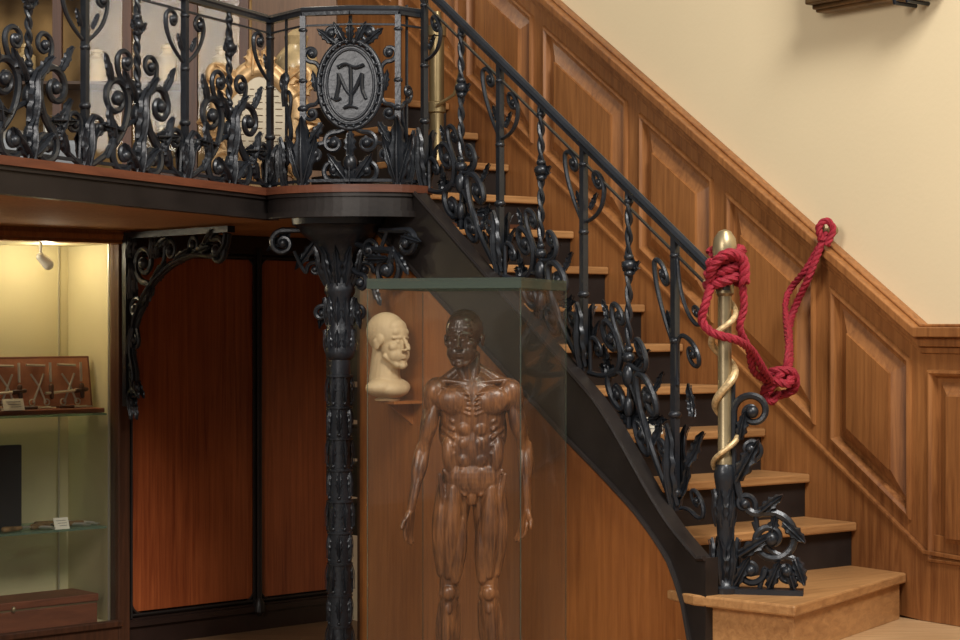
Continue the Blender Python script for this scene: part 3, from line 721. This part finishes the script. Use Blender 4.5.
m=MB(); m.ell((-2.15,8.74,BF+.27),(.10,.07,.05)); m.tube([(-2.0,8.75,BF+.27),(-2.0,8.75,BF+.36)],.012,8); m.obj('dome',STEEL,e)
gc=empty('gilt_cartouche'); gp=Vector((-1.02,8.80)); gm=mkmap(gp,(.97,.2),lambda a:BF)
m=MB(); ck=.38
for rx,ry,r in ((.17,.21,.035),(.205,.245,.02)):
    m.tube([gm(rx*math.cos(a)*(1+.06*math.sin(5*a)),ck+ry*math.sin(a)*(1+.05*math.cos(4*a)),.0) for a in [2*pi*i/60 for i in range(61)]],r,8)
for i in range(14):
    a=2*pi*i/14; lf(m,gm,.16*math.cos(a),ck+.20*math.sin(a),pi/2-a+.25*(-1)**i,.13,.054,.02)
for sg in (-1,1):
    spiral(m,gm,(sg*.19,ck+.2),.05,1.4,-pi/2,sg,.018,tail=(sg*.16,ck)); spiral(m,gm,(sg*.17,ck-.21),.05,1.4,pi/2,-sg,.018,tail=(sg*.18,ck)); spiral(m,gm,(sg*.09,ck-.29),.04,1.3,pi/2,sg,.016,tail=(sg*.05,ck-.2))
m.ell(gm(0,.045,0),(.12,.07,.045)); m.tube([gm(0,.03),gm(0,.2)],.03,8)
m.obj('rococo_frame',GOLD,gc,auto=60)
m=MB(); m.prism([gm(.16*math.cos(2*pi*i/32),ck+.20*math.sin(2*pi*i/32),-.01) for i in range(32)],gm.o*.02); m.obj('white_tablet',plain('tablet_white',(.60,.53,.40),.5,var=.15),gc,smooth=False)
m=MB()
for k in range(9):
    y=ck+.13-.030*k; w_=.115*math.sqrt(max(.1,1-((y-ck)/.19)**2)); 
    for j in range(5):
        xa=-w_+2*w_*j/5; m.tube([gm(xa+.004,y,.0115),gm(xa+2*w_/5-.010,y,.0115)],.0018,4)
m.obj('inscription',GILTDARK,gc)
bt=empty('brass_telescope'); m=MB()
m.lathe([(.09,BF),(.09,BF+.03),(.05,BF+.05),(.04,BF+.10),(.034,BF+.11),(.034,BF+.42),(.044,BF+.425),(.044,BF+.47),(.036,BF+.475),(.036,BF+.78),(.046,BF+.785),(.046,BF+.83),(.03,BF+.84),(.02,BF+.9)],(-.205,8.98,0),20)
m.tube([(-.205,8.93,BF+.45),(-.12,8.90,BF+.5),(-.09,8.9,BF+.62)],.008,6); m.obj('tube',plain('aged_brass',(.24,.18,.09),.38,metal=.75,var=.25),bt)
e=empty('porcelain_urn'); m=MB(); 
m.lathe([(.05,BF),(.05,BF+.02),(.02,BF+.05),(.02,BF+.52),(.08,BF+.56),(.11,BF+.62),(.10,BF+.70),(.05,BF+.76),(.06,BF+.80),(.01,BF+.84)],(-.88,9.1,0),20); m.obj('urn',plain('urn_glaze',(.45,.34,.18),.25,var=.4,vscale=12),e)

# ---------------------------------------------------------------- glass case
gl=empty('glass_display_case')
al=math.radians(18.5); K0=Vector((.138,6.45)); SZ=.56
ux,uy=-math.cos(al),math.sin(al); wx,wy=math.sin(al),math.cos(al)
def Gc(a,b,h): return V(K0.x+ux*a+wx*b,K0.y+uy*a+wy*b,h)
top=1.262; g0=-.36
m=MB(); th=.008
m.box(Gc,0,SZ,0,th,g0,top-.035); m.box(Gc,0,SZ,SZ-th,SZ,g0,top-.035); m.box(Gc,0,th,th,SZ-th,g0,top-.035); m.box(Gc,SZ-th,SZ,th,SZ-th,g0,top-.035)
m.obj('panes',GLASSC,gl,smooth=False)
m=MB(); m.box(Gc,-.002,SZ+.002,-.002,SZ+.002,top-.010,top)
for a in ((-.002,SZ+.002,-.002,.010),(-.002,SZ+.002,SZ-.010,SZ+.002),(-.002,.010,.010,SZ-.01),(SZ-.01,SZ+.002,.01,SZ-.01)): m.box(Gc,*a,top-.036,top-.010)
m.obj('glass_lid',GEDGE,gl,smooth=False)
m=MB()
for a,b in ((0,0),(SZ,0),(0,SZ),(SZ,SZ)): m.tube([Gc(a,b,g0),Gc(a,b,top-.04)],.0018,6)
m.obj('glass_edges',GEDGE,gl)
m=MB(); m.box(Gc,-.01,SZ+.01,-.01,SZ+.01,FL,g0); m.obj('plinth',WALNUT,gl,smooth=False,bevel=.006)

# ---------------------------------------------------------------- human figures
def head(mb,T,portrait=False):
    def P(x,y,z): return T@Vector((x,y,z))
    R=T.to_3x3(); s=R.col[0].length; R3=R*(1/s)
    def el(c,r,u=18,v=12): mb.ell(P(*c),[q*s for q in r],R3,u,v)
    def cp(a,b,r1,r2,bu=0): mb.caps(P(*a),P(*b),r1*s,r2*s,bu*s)
    el((0,.06,.13),(.31,.40,.35),24,16); el((0,-.10,-.10),(.245,.245,.34),22,14); el((0,-.05,-.25),(.22,.24,.17)); el((0,-.17,-.37),(.15,.17,.10)); el((0,-.30,-.425),(.075,.07,.06))
    cp((0,-.335,.07),(0,-.445,-.12),.026,.040)
    for q in (-1,1):
        el((q*.045,-.395,-.145),(.034,.040,.026))
        b=.030 if portrait else .036
        cp((q*.045,-.318 if portrait else -.335,.085),(q*.19,-.26,.07),b,b*.85,.004)
        el((q*.16,-.235,-.09),(.095,.075,.085)); el((q*.105,-.290,.002),(.050,.038,.032))
        if not portrait: cp((q*.055,-.335,.028),(q*.16,-.31,.022),.014,.012); cp((q*.06,-.335,-.022),(q*.155,-.30,-.02),.011,.011)
        el((q*.315,.03,-.04),(.028,.075,.105)); el((q*.335,.05,.01),(.02,.05,.05)); cp((q*.23,-.10,-.25),(q*.10,-.27,-.41),.05,.05)
        el((q*.14,-.205,-.22),(.10,.115,.14)); el((q*.08,-.26,-.24),(.09,.09,.13))
    cp((-.065,-.340,-.240),(.065,-.340,-.240),.018,.018,.012); cp((-.055,-.335,-.282),(.055,-.335,-.282),.019,.019,.012)
    cp((-.12,-.235,.17),(.12,-.235,.17),.085,.085); el((0,-.17,.24),(.22,.14,.17))
def finish_body(mb,name,mat,parent,vox,smooth=3):
    o=mb.obj(name+'_raw',mat)
    r=o.modifiers.new('r','REMESH'); r.mode='VOXEL'; r.voxel_size=vox; r.use_smooth_shade=True
    s=o.modifiers.new('s','SMOOTH'); s.factor=.5; s.iterations=smooth
    dg=bpy.context.evaluated_depsgraph_get(); me=bpy.data.meshes.new_from_object(o.evaluated_get(dg)); me.name=name
    n=bpy.data.objects.new(name,me); SC.collection.objects.link(n); bpy.data.objects.remove(o)
    for p in me.polygons: p.use_smooth=True
    if not me.materials: me.materials.append(mat)
    if parent: n.parent=parent
    return n
U=.00358
BX,BY=-.040,6.80
def F(x,y,d=0): return V(BX+(x-469)*U, BY+d*U, 1.1+(325-y)*U)
es=empty('ecorche_statue'); mb=MB()
def el(x,y,d,rx,rz,ry,rot=0): mb.ell(F(x,y,d),(rx*U,ry*U,rz*U),Matrix.Rotation(math.radians(rot),3,'Y'),22,14)
def mc(a,b,r1,r2,bu=0): mb.caps(F(*a),F(*b),r1*U,r2*U,bu*U,12)
# trunk
el(473,412,2,33,42,19); el(472,448,1,29,36,18); el(473,477,1,31,23,19)
mc((472,376,6),(472,480,12),9,12)
el(457,401,-9,20,15,10.5,10); el(490,401,-9,20,15,10.5,-10)
for j in range(5):
    for q in (-1,1): mc((473+q*3,394+j*5,-18.6+j*.2),(473+q*30,387+j*4,-11),1.2,1.0)
for i,y in enumerate((428,443,459,473)):
    for x in (465,480): el(x,y,-12.2+i*.1,7.8,8.4,5.2)
for i in range(5):
    for q in (-1,1):
        mc((473+q*30,412+i*8,1),(473+q*(20-i*.4),421+i*8,-12.5),2.4,1.8,.4)
for q in (-1,1):
    el(473+q*23,455,-3,8,21,12,q*5); el(473+q*19,425,9,15,30,10,-q*8); el(473+q*15,490,13,15,17,12)
    mc((473+q*29,470,-6),(473+q*8,494,-12),2.2,2.0); mc((473+q*24,392,4),(473+q*6,372,6),6,6); mc((472+q*4,383,-9),(473+q*36,380,-2),2.6,2.6)
    mc((473+q*12,395,10),(473+q*28,400,8),8,9)
mc((472,490,-8),(472,501,-9),4,4.5,1)
# neck
mc((466,357,3),(471,384,4),10,12.5); mc((455,354,1),(468,385,-8),3.2,2.6,1); mc((477,354,1),(474,385,-8),3.2,2.6,1); mc((465,362,-6),(470,384,-7),4,3.5)
for q in (-1,1): mc((469+q*6,366,5),(473+q*32,384,3),5,6)
# shoulders and arms
for q,S,El,Wr in ((-1,(437,391,0),(423,452,4),(411,511,-6)),(1,(510,392,0),(525,450,5),(527,510,-6))):
    S,El,Wr=[Vector(v) for v in (S,El,Wr)]
    def l(a,b,t): return a+(b-a)*t
    el(S.x+q*1,S.y+1,0,12.5,15,12,-q*12); el(S.x+q*5,S.y+6,-1,7.5,15,8,-q*12); el(S.x-q*3,S.y+5,-6,7.5,14,5.5,q*8)
    mc(S,El,8,6.8); mc(l(S,El,.28)+Vector((-q*1.5,0,-4)),l(S,El,.88)+Vector((0,0,-3)),5,4.2,3.4); mc(l(S,El,.25)+Vector((q*2.8,0,4)),l(S,El,.85)+Vector((q*1,0,4)),5.4,4.6,2.4)
    mc(El,Wr,6.8,4.2); mc(l(El,Wr,-.08)+Vector((q*3,0,-1)),l(El,Wr,.62)+Vector((q*1.0,0,-1)),4.8,2.6,2.8); mc(l(El,Wr,.0)+Vector((-q*2.5,0,-2)),l(El,Wr,.6)+Vector((-q*.8,0,-1)),4.4,2.6,2.4)
    for z in (-2,2): mc(l(El,Wr,.35)+Vector((q*z,0,-5)),l(El,Wr,1.0)+Vector((q*z*.6,0,-3)),1.6,1.2,.5)
    hd=(Wr-El).normalized(); hd=Vector((hd.x*.4-.05 if q<0 else -.22,1,-.15)).normalized(); sd=Vector((.55*q,0,-.84)).normalized()
    for j in range(4):
        off=(j-1.5)*3.8; b0=Wr+sd*off*.5+hd*2; b1=Wr+sd*off+hd*17
        mc(b0,b1,3.4,2.5)
        Ls=(12,14,13,10)[j]; cu=Vector((-q*.28,0,.05))
        k1=b1+(hd+cu*.25).normalized()*Ls*.5; k2=k1+(hd+cu*1.0).normalized()*Ls*.35; k3=k2+(hd+cu*1.9).normalized()*Ls*.28
        mc(b1,k1,2.2,2.0); mc(k1,k2,2.0,1.8); mc(k2,k3,1.8,1.5)
    tb=Wr+hd*5+sd*(5); t1=tb+(hd*.7+sd*.8).normalized()*7; t2=t1+(hd+sd*.3).normalized()*7
    mc(Wr+hd*2+sd*2,tb,3,3); mc(tb,t1,2.8,2.4); mc(t1,t2,2.3,1.9)
# legs
for q,hx,kx,ax in ((-1,455,449,446),(1,490,489,496)):
    mc((hx,488,2),(kx,588,0),14.5,9.5); mc((hx-1+q*9,488,0),(kx+q*7,572,-3),8,5.5,5.0); mc((hx+q*1,488,-8),(kx,574,-8),6.5,4.8,4.2)
    mc((hx-q*6,520,-5),(kx-q*6,578,-6),6,6,3.2); mc((hx-q*9,490,0),(kx-q*5,555,3),9,5,1.5); mc((hx+q*3,492,9),(kx+q*4,582,8),9,5,3.5); mc((hx-q*4,495,9),(kx-q*4,582,8),9,5,3.5)
    mc((hx+q*15,474,-9),(kx-q*7,588,-4),2.4,2.0,1.0)
    el(kx,592,-9,6.5,7.5,4.5); mc((kx,600,-6),(kx,610,-8),3,3); el(kx-q*5,594,0,6,8,7); el(kx+q*5,594,0,5.5,8,7)
    mc((kx,600,0),(ax,705,3),9,5.2); mc((kx+q*5,606,5),(ax+q*3,665,6),6,3,3.6); mc((kx-q*5,606,6),(ax-q*3,672,6),6.5,3,4.0); mc((kx+q*2,606,-6),(ax+q*1,690,-3),3.8,2.5,1.8); mc((kx-q*1,650,8),(ax,708,10),3.5,3)
    el(ax-q*5,706,2,3,4,4); el(ax+q*5,708,3,3,4,4)
    mc((ax,714,10),(ax+q*2,716,-6),6,6); mc((ax+q*1,712,-2),(ax+q*3,721,-26),6,4.2); mc((ax+q*4,719,4),(ax+q*8,722,-22),4.5,3.5)
    for j in range(5):
        x=ax+q*(-4+j*3.6)+q*2; L=(10,9,8,7,6)[j]; mc((x-q*.4*j,721,-26+j*1.5),(x,723,-26+j*1.8-L),(3.1,2.4,2.2,2.1,2.0)[j],(2.6,1.9,1.8,1.7,1.6)[j])
HT=Matrix.Translation(F(464,338,-1))@Matrix.Rotation(math.radians(-14),4,'Z')@Matrix.Rotation(math.radians(3),4,'X')@Matrix.Scale(60*U,4)
head(mb,HT)
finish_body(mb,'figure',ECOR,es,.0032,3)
m=MB(); zz=F(0,726).z; m.box(Gc,.10,SZ-.10,.10,SZ-.10,g0+.0005,zz); m.obj('base',WALNUT,es,smooth=False,bevel=.006)

# plaster bust on wall shelf
pb=empty('plaster_bust'); mb=MB()
c=V(-.375,7.90,.0); sc2=.235
ROT=Matrix.Rotation(math.radians(50),4,'Z')
HT=Matrix.Translation(V(c.x,c.y,1.030))@ROT@Matrix.Scale(sc2,4)
head(mb,HT,True)
R3=ROT.to_3x3()
def LP(x,y,z): 
    p=R3@Vector((x,y,z)); return V(c.x+p.x,c.y+p.y,1.030+p.z)
mb.ell(LP(0,.022,.042),(.078,.088,.082),R3,24,16)          # close-cropped hair cap
for q in (-1,1): mb.ell(LP(q*.068,-.004,.010),(.012,.022,.026),R3)
mb.caps(LP(0,.018,-.05),LP(0,.022,-.165),.050,.064,0,18)
mb.caps(LP(0,.030,-.02),LP(0,.040,-.16),.050,.060,0,18)
mb.ell(LP(0,.010,-.190),(.118,.068,.045),R3,22,12); mb.ell(LP(0,-.025,-.198),(.078,.048,.035),R3,20,12)
finish_body(mb,'head_and_shoulders',PLAST,pb,.003,7)
m=MB(); m.lathe([(.05,.785),(.055,.792),(.035,.80),(.035,.82)],(c.x-.01,c.y+.01,0),16); m.obj('socle',PLAST,pb)
m=MB(); 
tt=((c.x-E0[0])*dx+(c.y-E0[1])*dy)
m.box(lambda a,b,h:St(a,b,h),tt-.07,tt+.07,-.16,-.016,.773,.785); m.prism([St(tt,-.016,.773),St(tt,-.14,.773),St(tt,-.016,.68)],(dx*.02,dy*.02,0)); m.obj('shelf',OAKU,pb,smooth=False)
card('label_card',V(.650,7.30,.681),.105,.065,(-.1,-1,0))

# ---------------------------------------------------------------- lights
def area(name,loc,tgt,size,power,col=(1,.95,.87)):
    l=bpy.data.lights.new(name,'AREA'); l.energy=power; l.size=size; l.color=col
    o=bpy.data.objects.new(name,l); SC.collection.objects.link(o); o.location=loc
    o.rotation_euler=(Vector(tgt)-Vector(loc)).to_track_quat('-Z','Y').to_euler(); return o
def point(name,loc,power,r=.05,col=(1,.86,.64)):
    l=bpy.data.lights.new(name,'POINT'); l.energy=power; l.shadow_soft_size=r; l.color=col
    o=bpy.data.objects.new(name,l); SC.collection.objects.link(o); o.location=loc; return o
area('hall_light_main',(2.0,3.4,5.2),(.6,7.6,.8),1.6,330)
area('fill_light_side',(-2.6,1.6,3.5),(-.8,8.6,.5),1.8,175,(1,.92,.83))  # added fill from the left, brightens the panelling under the balcony
for s in (-.6,-.1,.35): point('vitrine_lamp',Vc(s,.2,1.44),3.4,.03)
point('balcony_cabinet_lamp',(-2.3,9.4,3.2),3.5,.05); point('balcony_cabinet_lamp',(-1.6,9.4,3.2),3.5,.05)
point('landing_lamp',(-.9,8.9,3.4),9,.1,(1,.9,.75))
w=bpy.data.worlds.new('world'); SC.world=w; w.use_nodes=True
bg=w.node_tree.nodes['Background']; bg.inputs[0].default_value=(1,.95,.87,1); bg.inputs[1].default_value=.23

# ---------------------------------------------------------------- camera
cam=bpy.data.cameras.new('camera'); co_=bpy.data.objects.new('camera',cam); SC.collection.objects.link(co_)
co_.location=(0,0,1.1); co_.rotation_euler=(pi/2,0,0); cam.sensor_width=36; cam.lens=71.25; cam.shift_y=5/960; cam.clip_start=.05
SC.camera=co_
for o in list(SC.objects):
    if o.parent is None: o.location.z+=.5
